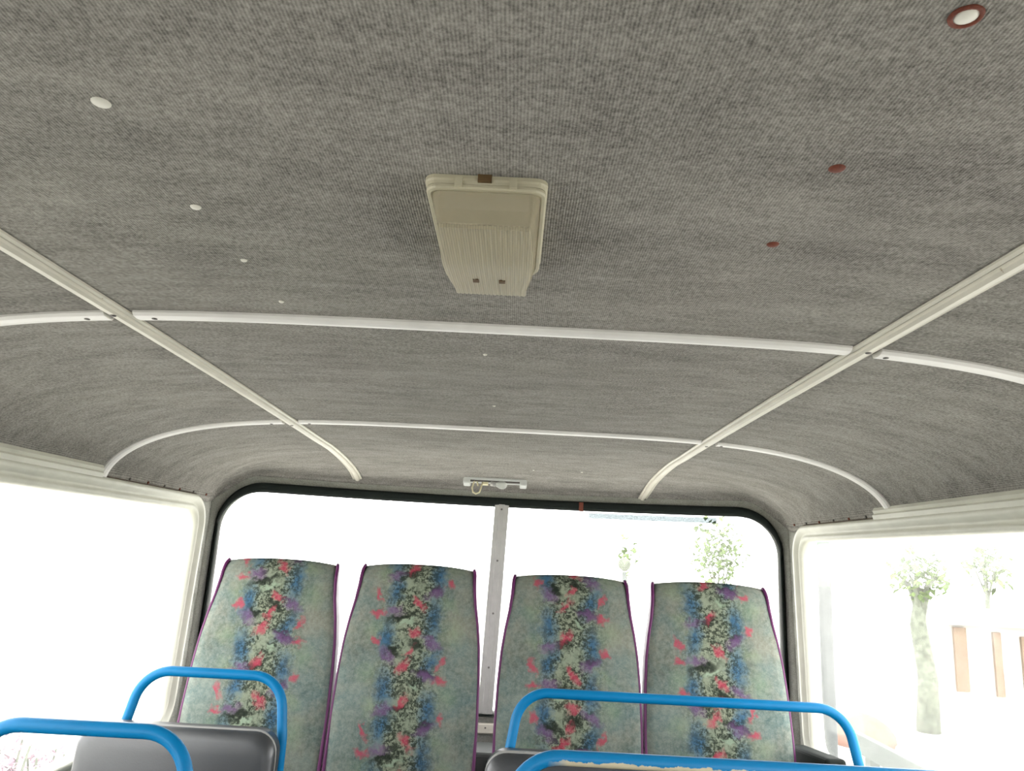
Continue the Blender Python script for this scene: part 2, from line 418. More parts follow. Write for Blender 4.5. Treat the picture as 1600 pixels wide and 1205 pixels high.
# ------------------------------------------------------------------ windows
def outline(h, n=14, step=.03):
    a0, a1, b0, b1, r = h; P = []
    for (cx, cz, q) in ((a1-r, b1-r, 0), (a0+r, b1-r, PI/2), (a0+r, b0+r, PI), (a1-r, b0+r, 1.5*PI)):
        for k in range(n+1): t = q+k/n*PI/2; P.append((cx+r*math.cos(t), cz+r*math.sin(t)))
    out = []
    for i, p in enumerate(P):
        q = P[(i+1) % len(P)]; d = math.dist(p, q); m = max(1, int(d/step))
        for k in range(m): out.append((p[0]+(q[0]-p[0])*k/m, p[1]+(q[1]-p[1])*k/m))
    return out
def window_frame(name, h, prof, mat, parent, side=1.0):
    """ring swept round an opening; prof (outward from the opening, into the bus)"""
    P = outline(h); cx = (h[0]+h[1])/2; cz = (h[2]+h[3])/2; V = []; n = len(prof); m = len(P)
    for i, (s, z) in enumerate(P):
        a = P[i-1]; c = P[(i+1) % m]; t = Vector((c[0]-a[0], c[1]-a[1])).normalized(); o = Vector((t.y, -t.x))
        if o.x*(s-cx)+o.y*(z-cz) < 0: o = -o
        k_ = side+(1-side)*max(0, o.y)**1.5
        for (u, w) in prof: V.append(wp(s+o.x*u*k_, z+o.y*u*k_, w))
    Fc = [(i*n+k, i*n+(k+1) % n, ((i+1) % m)*n+(k+1) % n, ((i+1) % m)*n+k) for i in range(m) for k in range(n)]
    return mesh(name, V, Fc, mat, parent, True)
PROF = [(-.012, -.03), (-.012, .004), (-.006, .010), (.002, .008), (.006, .004), (.012, .006), (.018, .016), (.026, .018), (.032, .014), (.034, -.005), (.0, -.005), (.0, -.03)]
for i, (h, sd) in enumerate(((SIDE_L[0], 'left'), (SIDE_R[0], 'right'), (SIDE_L[1], 'left'), (SIDE_R[1], 'right'))):
    w = empty('window_%d' % (i+1), wp((h[0]+h[1])/2, h[2])); tag(w, kind='structure'); inv = Matrix.Translation(-w.location)
    for o in (window_frame('window_frame', h, PROF, M_FRAME, None),
              window_frame('rust_seam', h, [(.032, -.002), (.032, .006), (.0365, .005), (.0365, -.002)], M_SEAM, None),
              shell('window_glass', h[0]-.005, h[1]+.005, h[2]-.005, lambda s, h=h: h[3]+.005, [h], M_GLASS, .03, .03, True, .004, None, -.016)):
        o.data.transform(inv); o.parent = w
# rear screen: two panes either side of a centre strip, black rubber all round
w = empty('window_5', wp(0, .985)); tag(w, kind='structure'); inv = Matrix.Translation(-w.location)
gas = window_frame('rubber_gasket', REAR, [(-.008, -.02), (-.008, .006), (.000, .012), (.012, .014), (.021, .010), (.023, -.005), (.0, -.005), (.0, -.02)], M_RUB, None, .20)
lip = window_frame('sealing_lip', REAR, [(-.007, -.02), (-.007, -.004), (-.0065, .002), (-.0045, .004), (-.001, .003), (-.001, -.02)], M_LEAD, None, 2.0)
hl = (REAR[0], REAR[1], REAR[2], REAR[3], REAR[4])
pane = shell('window_glass', REAR[0]-.004, REAR[1]+.004, REAR[2]-.004, lambda s: REAR[3]+.004, [hl], M_GLASS, .02, .02, True, .004, None, -.014)
for o in (gas, lip, pane): o.data.transform(inv); o.parent = w
# centre strip with its screws
b = B(); pr = [(-.024, 0), (-.024, .004), (-.010, .005), (-.008, .009), (.008, .009), (.010, .005), (.024, .004), (.024, 0)]
top = wp(0, 1.664, .006)+Vector((.004, 0, 0)); bot = wp(0, .990, .006)+Vector((-.016, 0, 0))
b.sweep([bot, bot.lerp(top, .5), top], [(0, -1, 0)]*3, pr); st = b.build('divider_strip', M_ALU); st.data.transform(inv); st.parent = w
for k in range(4):
    t = .035 + k*.272; p = top.lerp(bot, .025+k*.254)+Vector((0, -.009, 0)); b = B(); b.lathe(p, [(.0035, 0), (.003, .0015), (0.0005, .002)], (0, -1, 0), 10)
    o = b.build('screw', M_STEEL, None, True); o.data.transform(inv); o.parent = st
# tinted strip along the top of the right pane
ts = shell('tinted_strip', .30, .72, 1.632, lambda s: 1.650, [(.27, .75, 1.60, 1.70, .01)], M_TINT, .02, .008, True, .001, None, -.008)
ts.data.transform(inv); ts.parent = w
# rusty clip on the rubber
b = B(); p = wp(.275, 1.668, .014); b.box(p, (.014, .006, .030)); o = b.build('rusty_clip', M_RUST); o.data.transform(inv); o.parent = w; o['label'] = 'rusty brown clip on the black rubber'

# cross rail and engine housing below the rear screen
b = B(); pr = [(-.016, 0), (-.016, .012), (-.012, .015), (.012, .015), (.016, .012), (.016, 0)]
S = [-.80+1.6*i/40 for i in range(41)]
b.sweep([wp(s, .945, .0) for s in S], [wn(s) for s in S], pr); r = b.build('trim_1', M_TRIM); tag(r, kind='structure')
for s in (-.012, .03):
    b = B(); b.lathe(wp(s, .948, .015), [(.003, 0), (.0025, .0012), (.0004, .0016)], wn(s), 10); b.build('screw', M_STEEL, r, True)
b = B(); b.box((0, 2.50, .46), (.30, .14, .92)); eh = b.build('engine_housing', M_DARK); bevel(eh, .012, 3)
for k in range(5):
    q = B(); q.tube([(-.10+.05*k, 2.425, .60), (-.10+.05*k, 2.418, .75), (-.095+.05*k, 2.425, .90)], .008, 8); q.build('hose', M_RUB, eh, True)
tag(eh, 'dark engine housing seen in the gap between the middle rear seats', 'engine cover')

# ------------------------------------------------------------------ ceiling trims
RAILP = [(-.015, 0), (-.015, .003), (-.011, .0045), (-.0085, .003), (-.007, .007), (-.003, .0095), (.003, .0095), (.007, .007), (.0085, .003), (.011, .0045), (.015, .003), (.015, 0)]
tn = 2
def trim(P, prof, mat, kids=()):
    global tn
    b = B(); b.sweep([ceil_pt(*p) for p in P], [ceil_n(*p) for p in P], prof); o = b.build('trim_%d' % tn, mat, None, False); tn += 1
    tag(o, kind='structure')
    for (x, yy) in kids:
        q = B(); n = ceil_n(x, yy); q.lathe(ceil_pt(x, yy)+n*.0095, [(.004, 0), (.0036, .001), (.0006, .0016)], n, 10); q.build('screw', M_STEEL, o, True)
    return o
def ys(a, c, n): return [a+(c-a)*i/n for i in range(n+1)]
for sg, yend in ((-1, 2.545), (1, 2.585)):
    trim([(sg*.485, v) for v in ys(-1.95, yend, 70)], RAILP, M_TRIM, [(sg*.485, v) for v in (.93, 1.745, yend-.02)])
# bars run under the rails, in three pieces each
BARP = [(-.014, 0), (-.014, .003), (-.010, .0065), (0, .0075), (.010, .0065), (.014, .003), (.014, 0)]
def bar(yb, x0, x1, kids=()):
    def arc(a, c, n=26):
        return [(a+(c-a)*i/n, yb) for i in range(n+1)]
    P = arc(x0, x1)
    return P
def barobj(yb, r0, r1, kids, mat=M_TRIMW):
    # r given as signed rho so the ends can turn down towards the sill
    n = 30; s = s_at_y(yb); Ps = []; Ns = []
    def pt(r, d=0.0):
        sg = 1 if r >= 0 else -1; ss_, _ = find(sg*.0001 if yb <= Y0 else sg*abs(r)*HW, yb)
        if yb <= Y0: return roof(sg*s, abs(r))
        q = min(abs(r)*HW, .9045)
        return ceil_pt(sg*q, yb)
    def warp(t): return t
    R = [r0+(r1-r0)*i/n for i in range(n+1)]
    # denser towards the shoulder
    R = [math.copysign(1-(1-abs(r))**1.0, r) for r in R]
    extra = [v for v in (.94, .955, .968, .978, .985, .990, .994, .9965) if v < max(abs(r0), abs(r1))]
    sg = 1 if (abs(r1) > abs(r0) and r1 > 0) or (abs(r0) > abs(r1) and r0 > 0) else -1
    if max(abs(r0), abs(r1)) > .9:
        R = sorted(set(R+[sg*v for v in extra]))
    Ps = [pt(r) for r in R]
    for i in range(len(Ps)):
        a = Ps[max(0, i-1)]; c = Ps[min(len(Ps)-1, i+1)]; t = (c-a).normalized(); n_ = Vector((0, 1, 0)).cross(t)
        if n_.z > 0 or (abs(n_.z) < .05 and n_.x*Ps[i].x > 0): n_ = -n_
        Ns.append(n_)
    global tn
    b = B(); b.sweep(Ps, Ns, BARP); o = b.build('trim_%d' % tn, mat, None, False); tn += 1; tag(o, kind='structure')
    for r in kids:
        p = pt(r); q = B(); q.lathe(p+Vector((0, 0, -.0070)), [(.004, 0), (.0035, .001), (.0005, .0015)], (0, 0, -1), 10); q.build('screw', M_STEEL, o, True)
for yb, end in ((.950, .996), (1.735, .9985)):
    g = .017/HW; x = .485/HW
    barobj(yb, -x+g+.004, x-g, (-x+g+.03,))
    barobj(yb, -end, -x-g, (-x-g-.03,)); barobj(yb, x+g+.004, end, (x+g+.016,))

# cover strips above the side windows
for sg, yend in ((-1, 1.715), (1, 1.80)):
    b = B(); S = [sg*s_at_y(v) for v in ys(FRONT, yend, 50)]
    prf = [(-.020, -.004), (-.020, .012), (-.014, .017), (.004, .017), (.007, .012), (.014, .014), (.020, .008), (.020, -.004)]
    P = [wp(s, 1.634) for s in S]
    P = [Vector((q.x, q.y, 1.632)) for q in P]
    prf = [(u*sg, h) for u, h in prf]
    b.sweep(P, [Vector((-sg*.97, 0, -.24)) for _ in P], prf); o = b.build('trim_%d' % tn, M_FRAME); tn += 1; tag(o, kind='structure')
# tacks that hold the headliner edge above the windows
for sg in (-1, 1):
    for k in range(6):
        yy = 1.86+k*.095; p = roof(sg*s_at_y(yy) if yy > Y0 else sg*s_at_y(yy), .9985)
        s_, _ = find(sg*.9, yy); p = roof(s_, .996); q = B(); q.lathe(p, [(.0038, 0), (.003, .003), (.0006, .004)], (-sg, 0, -.4), 8)
        o = q.build('tack', M_RUST if k % 2 else M_STEEL, ceiling, True)

# screws in the headliner
def cscrew(x, yy, r, mat, label, ring=False):
    n = ceil_n(x, yy); p = ceil_pt(x, yy)
    q = B(); q.lathe(p-n*.0005, [(r, 0), (r*.95, .0012), (r*.7, .0022), (r*.2, .0027), (.0002, .0027)], n, 16)
    o = q.build('screw_cap', mat, ceiling, True); o['label'] = label
    if ring:
        q = B(); m = 20; u = n.orthogonal().normalized(); w_ = n.cross(u)
        q.tube([p+n*.0006+(u*math.cos(2*PI*k/m)+w_*math.sin(2*PI*k/m))*r*1.1 for k in range(m)], .0014, 6, True); q.build('rust_ring', M_RUST, o, True)
for yy, r in ((.465, .0068), (.625, .0050), (.750, .0038), (.884, .0036)): cscrew(-.255, yy, r, M_WSCR, 'white screw cap')
cscrew(.267, .345, .0068, M_WSCR, 'white screw cap ringed with rust', True)
for yy, r in ((.506, .0062), (.645, .0058)): cscrew(.267, yy, r, M_RUST, 'rusty brown screw cap')
for x, yy, r in ((-.006, .972, .0034), (-.011, 1.09, .0034), (-.006, 1.475, .0035), (.25, 2.35, .004), (.10, 2.36, .003)): cscrew(x, yy, r, M_WSCR, 'small pale screw cap')

# ------------------------------------------------------------------ big ceiling lamp
def rrect(w, l, r, n=6, rf=None):
    P = []; rf = rf or r
    for cx, cy, q, r_ in ((w/2-rf, l/2-rf, 0, rf), (-w/2+rf, l/2-rf, PI/2, rf), (-w/2+r, -l/2+r, PI, r), (w/2-r, -l/2+r, 1.5*PI, r)):
        for k in range(n+1): t = q+k/n*PI/2; P.append((cx+r_*math.cos(t), cy+r_*math.sin(t)))
    return P
def loft(name, levels, mat, parent, cap=True, n=6, rf=None):      # levels (w, l, r, cx, cy, z)
    V = []; Fc = []
    for (w_, l, r, cx, cy, z) in levels:
        for (x, yy) in rrect(w_, l, r, n, rf): V.append((x+cx, yy+cy, z))
    m = 4*(n+1)
    for i in range(len(levels)-1):
        for k in range(m): Fc.append((i*m+k, i*m+(k+1) % m, (i+1)*m+(k+1) % m, (i+1)*m+k))
    if cap: Fc += [tuple(range(m)), tuple((len(levels)-1)*m+k for k in range(m))]
    return mesh(name, V, Fc, mat, parent, False)
lamp = empty('ceiling_lamp', (.008, .655, 1.789)); tag(lamp, 'yellowed rectangular dome lamp with ribbed lens in the middle of the ceiling', 'ceiling lamp')
loft('lamp_base', [(.098, .200, .010, 0, -.011, .001), (.098, .200, .010, 0, -.011, -.003), (.096, .198, .009, 0, -.011, -.0045), (.095, .197, .009, 0, -.011, -.0070)], M_PLAS, lamp, rf=.032)
loft('lamp_rim', [(.096, .198, .011, 0, -.011, -.0075), (.096, .198, .011, 0, -.011, -.0095), (.094, .196, .010, 0, -.011, -.0110), (.089, .191, .009, 0, -.011, -.0110), (.087, .189, .009, 0, -.011, -.009)], M_PLAS, lamp, rf=.032)
# smooth tray: deep upright wall towards the front of the bus, shallow towards the rear
def traymesh():
    V = []; Fc = []; n = 7; m = 4*(n+1)
    for (t_, w_, yn, yf, rr, rf) in ((0, .087, -.104, .082, .009, .030), (.15, .0855, -.103, .082, .008, .028), (.5, .0815, -.1005, .084, .006, .02), (.9, .0745, -.0985, .086, .004, .012), (1, .073, -.0975, .086, .004, .010)):
        for (x, yy) in rrect(w_, yf-yn, rr, n, rf):
            yy += (yn+yf)/2; depth = .0375 if yy < -.02 else .0375-.0125*((yy+.02)/.106)
            V.append((x, yy, -.0105-(depth-.0105)*t_))
    for i in range(4):
        for k in range(m): Fc.append((i*m+k, i*m+(k+1) % m, (i+1)*m+(k+1) % m, (i+1)*m+k))
    return V, Fc
V, Fc = traymesh(); o = mesh('lamp_cover', V, Fc, M_COVER, lamp, False); solid(o, .0012, -1)
def lensmesh():
    # ribbed face of the tray: level for the front half, then rising towards the rear; widest in the middle
    V = []; Fc = []; nx, ny = 34, 20
    for j in range(ny+1):
        t = j/ny; yy = -.0985+.193*t
        hw = .0360+.0042*math.sin(PI*min(1, t*1.15))**1.0 if t < .87 else .0360+.0042*math.sin(PI*1.0)
        dz = -.0395 if yy < -.025 else -.0395+.0135*((yy+.025)/.1195)**1.15
        for i in range(nx+1):
            x = -hw+2*hw*i/nx; V.append((x, yy, dz + .0004*math.cos(i*PI)))
    for j in range(ny):
        for i in range(nx): a = j*(nx+1)+i; Fc.append((a, a+1, a+nx+2, a+nx+1))
    edge = [i for i in range(nx+1)] + [j*(nx+1)+nx for j in range(1, ny+1)] + [ny*(nx+1)+i for i in range(nx-1, -1, -1)] + [j*(nx+1) for j in range(ny-1, 0, -1)]
    n0 = len(V)
    for e in edge:
        x, yy, z = V[e]; V.append((x*1.01, yy, z+.0035))
    m = len(edge)
    for k in range(m): Fc.append((edge[k], edge[(k+1) % m], n0+(k+1) % m, n0+k))
    return V, Fc
V, Fc = lensmesh(); ln = mesh('lens', V, Fc, M_LENS, lamp, False)
for sg in (-1, 1):
    b = B(); b.box((sg*.043*.5, -.1115, -.006), (.006, .003, .008)); b.build('lens_clip', M_PLAS, lamp)
b = B(); b.box((-.001, -.1115, -.0025), (.011, .004, .006)); o = b.build('latch', M_BROWN, lamp); o['label'] = 'brown latch'
for sg in (-1, 1):
    b = B(); b.box((sg*.0125, .032, -.0340), (.006, .008, .0016)); b.build('bulb_holder', M_BROWN, lamp)
b = B(); b.tube([(-.02, .04, -.020), (.02, .04, -.020)], .005, 12); b.build('festoon_bulb', M_WPLA, lamp, True)

# ------------------------------------------------------------------ broken interior light at the rear
rl = empty('interior_light', (-.022, 2.535, 1.7325)); tag(rl, 'broken coverless light with bare bulb and loose wires above the rear window', 'light fixture')
c0 = ceil_pt(-.022, 2.535); rl.location = c0
nn = ceil_n(-.022, 2.535); rot = Vector((0, 0, -1)).rotation_difference(nn).to_matrix()
rl.rotation_euler = rot.to_euler()
loft('base_plate', [(.210, .046, .004, 0, 0, .004), (.210, .046, .004, 0, 0, -.005), (.206, .042, .003, 0, 0, -.008)], M_WPLA, rl)
for sg in (-1, 1):
    loft('end_cap', [(.024, .046, .003, sg*.094, 0, -.005), (.024, .046, .003, sg*.094, 0, -.016), (.020, .042, .003, sg*.094, 0, -.020)], M_WPLA, rl)
b = B(); b.box((0, -.014, -.010), (.166, .010, .005)); b.build('contact_rail', M_STEEL, rl)
b = B(); b.box((-.033, -.008, -.013), (.020, .016, .014)); b.build('bulb_socket', M_WIRE, rl)
b = B(); b.tube([(-.014, -.012, -.015), (.002, -.013, -.018)], .0085, 12); b.build('bulb_cap', M_ALU, rl, True)
b = B(); b.lathe((.002, -.013, -.018), [(.006, 0), (.009, .006), (.0125, .014), (.014, .022), (.0125, .030), (.008, .036), (.001, .039)], (1, -.05, -.1), 16); b.build('bulb', M_BULB, rl, True)
b = B(); P = [(-.066, -.01, -.006), (-.070, -.022, -.018), (-.074, -.030, -.038), (-.070, -.034, -.054), (-.060, -.036, -.060), (-.049, -.034, -.054), (-.045, -.026, -.036), (-.041, -.014, -.014)]

b.tube(P, .0026, 8); b.build('wire', M_WIRE, rl, True)
b = B(); b.tube([(-.060, -.008, -.006), (-.060, -.018, -.014), (-.056, -.016, -.026), (-.058, -.006, -.014)], .0024, 8); b.build('wire', M_WIRE, rl, True)

# ------------------------------------------------------------------ high-backed rear seats
def hw_at(d):                       # half width of the back, d metres below the crest
    K = [(0, .160), (.012, .164), (.06, .166), (.11, .171), (.16, .180), (.22, .188), (.30, .193), (.40, .1955), (.6, .1955), (.8, .1955)]
    for (a, p), (c, q) in zip(K, K[1:]):
        if d <= c: t = (d-a)/(c-a); return p+(q-p)*t
    return K[-1][1]
LEAN = .235; BH = .86
def rear_seat(name, base_z=.57):
    root = empty(name)
    # local frame: crest centre above origin at BH; back leans away (+y) going up
    rows = 44; nx = 18; V = []; Fc = []; rim_l = []; rim_r = []
    for j in range(rows+1):
        d = BH*(j/rows)**1.3; hw = hw_at(d)
        for i in range(nx+1):
            u = -1+2*i/nx; x = u*hw
            crest = -.012*abs(u)**2.5*max(0, 1-d/.10)
            fr = .018*(1-abs(u)**3) + .008*math.sin(PI*min(1, d/.6))    # padded crown
            top = .022*max(0, 1-d/.045)**2                                # rolls over the crest
            V.append((x, -LEAN*d - fr + top, -d+crest))
    for j in range(rows):
        for i in range(nx): a = j*(nx+1)+i; Fc.append((a, a+1, a+nx+2, a+nx+1))
    pad = mesh('backrest', V, Fc, M_MOQ, root, True); solid(pad, .012, -1); pad.location = (0, 0, BH)
    # shell behind the pad
    V2 = []; Fc2 = []; ring = []
    for j in range(rows+1):
        d = BH*(j/rows)**1.3; hw = hw_at(d)+.0045*min(1, d/.05); y0 = -LEAN*d+.003 + .022*max(0, 1-d/.045)**2
        dz = -.012*max(0, 1-d/.10)-.002
        for (u, w_) in ((-1, 0), (-1, .045), (-.93, .062), (-.5, .068), (.5, .068), (.93, .062), (1, .045), (1, 0)):
            V2.append((u*hw, y0+w_*(.45+.55*min(1, d/.12)), -d+dz+.004*(1-abs(u))))
    m = 8
    for j in range(rows):
        for k in range(m-1): a = j*m+k; Fc2.append((a, a+1, a+m+1, a+m))
    Fc2.append(tuple(range(m))); Fc2.append(tuple(rows*m+k for k in range(m)))
    sh = mesh('back_shell', V2, Fc2, M_SIDE, root, False); sh.location = (0, 0, BH)
    for sg in (-1, 1):
        P = []
        for j in range(rows+1):
            d = BH*(j/rows)**1.3; hw = hw_at(d)+.002; P.append((sg*hw, -LEAN*d-.001+.02*max(0, 1-d/.045)**2, BH-d-.012*max(0, 1-d/.10)+.003))
        b = B(); b.tube(P, .0050, 8); b.build('piping', M_PIPE, root, True)
    # cushion and plinth
    V = []; 
    cy = -LEAN*BH-.152
    loft('seat_cushion', [(.37, .31, .04, 0, cy, 0.0), (.388, .30, .05, 0, cy, .02), (.388, .30, .05, 0, cy, .09), (.38, .29, .05, 0, cy, .12), (.33, .26, .04, 0, cy, .13)], M_MOQ, root)
    for sg in (-1, 1):
        b = B(); b.tube(fillet([(sg*.17, cy-.13, -base_z), (sg*.17, cy-.13, -.014), (sg*.17, -LEAN*BH+.01, -.014), (sg*.17, -LEAN*BH+.01, -base_z)], .03), .012, 8); b.build('frame', M_RUB, root, True)
    return root
def copy_tree(o, parent=None):
    c = o.copy(); COL.objects.link(c); c.parent = parent
    for ch in list(o.children): copy_tree(ch, c)
    return c
proto = rear_seat('high_back_seat')
specs = [(-.634, 2.300, 1.452, .345+.0, 'patterned high-back seat next to the left side window'),
         (-.226, 2.300, 1.456, .26, 'patterned high-back seat directly left of the aluminium window strip'),
         (.221, 2.292, 1.448, .10, 'patterned high-back seat directly right of the aluminium window strip'),
         (.628, 2.290, 1.448, .18, 'patterned high-back seat next to the right side window')]
for i, (x, yy, z, ph, lab) in enumerate(specs):
    o = proto if i == 0 else copy_tree(proto)
    o.location = (x, yy, z-BH); tag(o, lab, 'bus seat', 'patterned rear bench seats')
    for ch in o.children:
        if ch.name.startswith('backrest'): ch['pattern_shift'] = ph


# ------------------------------------------------------------------ black vinyl seats with blue grab handles
def cushion(name, cx, w_, z0, z1, y0, th, mat, parent, rt=.035, rb=.03, lean=.10):
    """upright pad: rounded-rect outline in x,z, softly puffed faces"""
    n = 7; P = []; h = z1-z0
    for (ax, az, q) in ((w_/2-rt, h-rt, 0), (-w_/2+rt, h-rt, PI/2), (-w_/2+rb, rb, PI), (w_/2-rb, rb, 1.5*PI)):
        r = rt if q < PI-.1 else rb
        for k in range(n+1): t = q+k/n*PI/2; P.append((ax+r*math.cos(t), az+r*math.sin(t)))
    rings = [(0.0, .70, -.5), (0, .86, -.5), (0, .95, -.46), (0, .985, -.38), (0, 1, -.25), (0, 1, .25), (0, .985, .38), (0, .95, .46), (0, .86, .5), (0, .70, .5)]
    V = []; m = len(P)
    for (_, k, d) in rings:
        inset = (1-k)*.16
        for (x, z) in P:
            fx = x*(1-inset*2/w_*1.0) ; fz = h/2+(z-h/2)*(1-inset*2/h)
            V.append((cx+fx, y0+d*th + lean*(fz-h), z0+fz))
    Fc = [(i*m+k, i*m+(k+1) % m, (i+1)*m+(k+1) % m, (i+1)*m+k) for i in range(len(rings)-1) for k in range(m)]
    c1 = len(V); V.append((cx, y0-.54*th-lean*h*.5, z0+h/2)); c2 = len(V); V.append((cx, y0+.52*th-lean*h*.5, z0+h/2))
    for k in range(m): Fc += [(k, (k+1) % m, c1), ((len(rings)-1)*m+(k+1) % m, (len(rings)-1)*m+k, c2)]
    return mesh(name, V, Fc, mat, parent, True)
def sheen_tube(name, cx, w_, z1, y0, r, parent, mat):  # thin tube round the pad's upper edge, coloured as its grazing reflection
    P = fillet([(cx-w_/2, y0, z1-.30), (cx-w_/2, y0, z1), (cx+w_/2, y0, z1), (cx+w_/2, y0, z1-.30)], r)
    b = B(); b.tube(P, .0048, 8); return b.build(name, mat, parent, True)
def handle(x0, x1, ztop, yh, parent, r=.0108, rc=.072, mat=None, lbl=None, lean=.03):
    P = fillet([(x0-.002, yh, .55), (x0, yh+.01, ztop-.12), (x0+.02, yh+lean, ztop), (x1-.02, yh+lean, ztop), (x1, yh+.01, ztop-.12), (x1+.002, yh, .55)], rc, 10)
    b = B(); b.tube(P, r, 14); o = b.build('grab_handle', mat or M_BLUE, parent, True)
    if lbl: o['label'] = lbl
    return o
def lower(cx, w_, root, y0):
    loft('seat_cushion', [(w_-.02, .40, .05, cx, y0-.25, .42), (w_, .42, .06, cx, y0-.25, .44), (w_, .42, .06, cx, y0-.25, .50), (w_-.03, .39, .06, cx, y0-.25, .53)], M_VINYL, root)
def legs(x0, x1, root, y0):
    for x in (x0, x1):
        for yy in (y0-.40, y0-.06):
            b = B(); b.tube([(x, yy, 0), (x, yy, .43)], .012, 10); b.build('leg', M_BLUE, root, True)
def single(loc, lab, group):
    root = empty('vinyl_seat'); tag(root, lab, 'bus seat', group)
    cushion('backrest', 0, .412, .50, 1.112, 1.705-1.72, .07, M_VINYL, root, .045)
    sheen_tube('edge_sheen', 0, .405, 1.110, 1.69-1.72, .042, root, M_VTOP)
    handle(-.160+.012, .205-.006, 1.207, .02, root)
    lower(0, .41, root, 0); legs(-.17, .17, root, 0); root.location = loc; return root
s1 = single((-.632, 1.735, 0), 'black vinyl single seat with blue handle before the left rear window corner', 'black vinyl single seats')
s2 = copy_tree(s1); s2.location = (-.604, 1.16, .008); tag(s2, 'nearest blue tubular handle at bottom left, its black vinyl seat below frame', 'bus seat', 'black vinyl single seats')
M_CHIP = None
def chipped():
    t = NT('chipped_blue_paint', .4); co = t.coord(); ge = t.n('ShaderNodeTexCoord'); sp = t.n('ShaderNodeSeparateXYZ'); t.l(ge.outputs['Object'], sp.inputs[0])
    # paint has worn away along the underside of the bar
    w_ = t.math('MULTIPLY_ADD', t.math('SUBTRACT', t.noise(60, t.coord((1, 1, .3)), 5, .7), .5), .016, sp.outputs[2])
    m = t.ramp(w_, 1.2015, 1.2005); sidem = t.ramp(t.math('ABSOLUTE', t.math('SUBTRACT', sp.outputs[0], .02)), .33, .30)
    t.col(t.mix(t.math('MULTIPLY', m, sidem), srgb(0, 122, 180), srgb(205, 196, 168))); return t.m
M_CHIP = chipped()
def double(loc, lab, group):
    root = empty('double_vinyl_seat'); tag(root, lab, 'bus seat', group)
    for cx, w_, z in ((-.208, .425, 1.098), (.215, .405, 1.098)):
        cushion('backrest', cx, w_, .50, z, -.015, .075, M_VINYL, root, .045)
        sheen_tube('edge_sheen', cx, w_-.008, z-.001, -.033, .042, root, M_VTOP)
        lower(cx, .41, root, 0)
    handle(-.372, .385, 1.203, .02, root)
    legs(-.36, .36, root, 0); root.location = loc; return root
d1 = double((.432, 1.735, 0), 'black vinyl double seat with clean blue handle in front of the right rear seats', 'black vinyl double seats')
d2 = copy_tree(d1); d2.location = (.420, 1.14, .012); tag(d2, 'nearest blue tubular handle with chipped cream underside, at bottom right', 'bus seat', 'black vinyl double seats')
for ch in d2.children:
    if ch.name.startswith('grab_handle'):
        ch.data = ch.data.copy(); ch.data.materials.clear(); ch.data.materials.append(M_CHIP); ch['label'] = 'blue handle with paint chipped to cream'

# black box on the sill at the right corner
b = B(); b.add([(.846, 2.03, .90), (.902, 2.03, .90), (.902, 2.30, .90), (.846, 2.30, .90), (.850, 2.03, 1.045), (.902, 2.03, 1.045), (.902, 2.30, 1.018), (.850, 2.30, 1.018)],
              [(0,3,2,1), (4,5,6,7), (0,1,5,4), (1,2,6,5), (2,3,7,6), (3,0,4,7)])
bx = b.build('armrest_box', M_RUB); bevel(bx, .01, 3); tag(bx, 'small black box behind the blue handle at the right window corner', 'box')
b = B(); b.box((.874, 2.16, .45), (.04, .05, .90)); b.build('support_post', M_RUB, bx)

# ------------------------------------------------------------------ outside
GZ = -.75
t = NT('pale_ground', .9); t.col(t.mix(t.ramp(t.noise(.8, t.coord(), 5), .3, .7), (.50, .49, .45, 1), (.66, .65, .60, 1)))
b = B(); b.box((0, 10, GZ-.1), (160, 160, .2)); g = b.build('ground', t.m); tag(g, kind='structure')
M_POST = plain('grey_green_post', (.035, .042, .040, 1), .6); M_POSTL = plain('pale_green_post', (.10, .17, .11, 1), .6)
M_BARK = plain('pale_bark', (.17, .19, .14, 1), .9, var=.6, scale=11); M_LEAF = plain('light_green_leaves', (.13, .20, .05, 1), .7, var=.4, scale=3)
M_WOOD = plain('orange_planks', (.20, .135, .085, 1), .8, var=.25, scale=4); M_RED = plain('red_clay', (.22, .11, .075, 1), .9, var=.3, scale=3)
M_PINK = plain('pink_blossom', (.30, .20, .25, 1), .8, var=.3, scale=9); M_RAIL = plain('weathered_rail', (.085, .10, .09, 1), .8)
M_WALLX = plain('pale_render', (.42, .40, .37, 1), .9)
p = Vector((.042, 0, 1.5))
def out(dx, dz, D): return p + Vector((dx, 1, dz))*D
# street post
D = 9.0; q = empty('street_post', (out(.404, 0, D).x, D, GZ)); tag(q, 'dark grey post outside the right window, green at its top', 'post')
b = B(); b.lathe((0, 0, 0), [(.11, 0), (.11, .1), (.075, .15), (.075, out(0, -.02, D).z-GZ)], n=14); b.build('post_shaft', M_POST, q, True)
b = B(); b.lathe((0, 0, out(0, -.02, D).z-GZ), [(.075, 0), (.075, 1.0), (.0, 1.02)], n=14); b.build('post_top', M_POSTL, q, True)
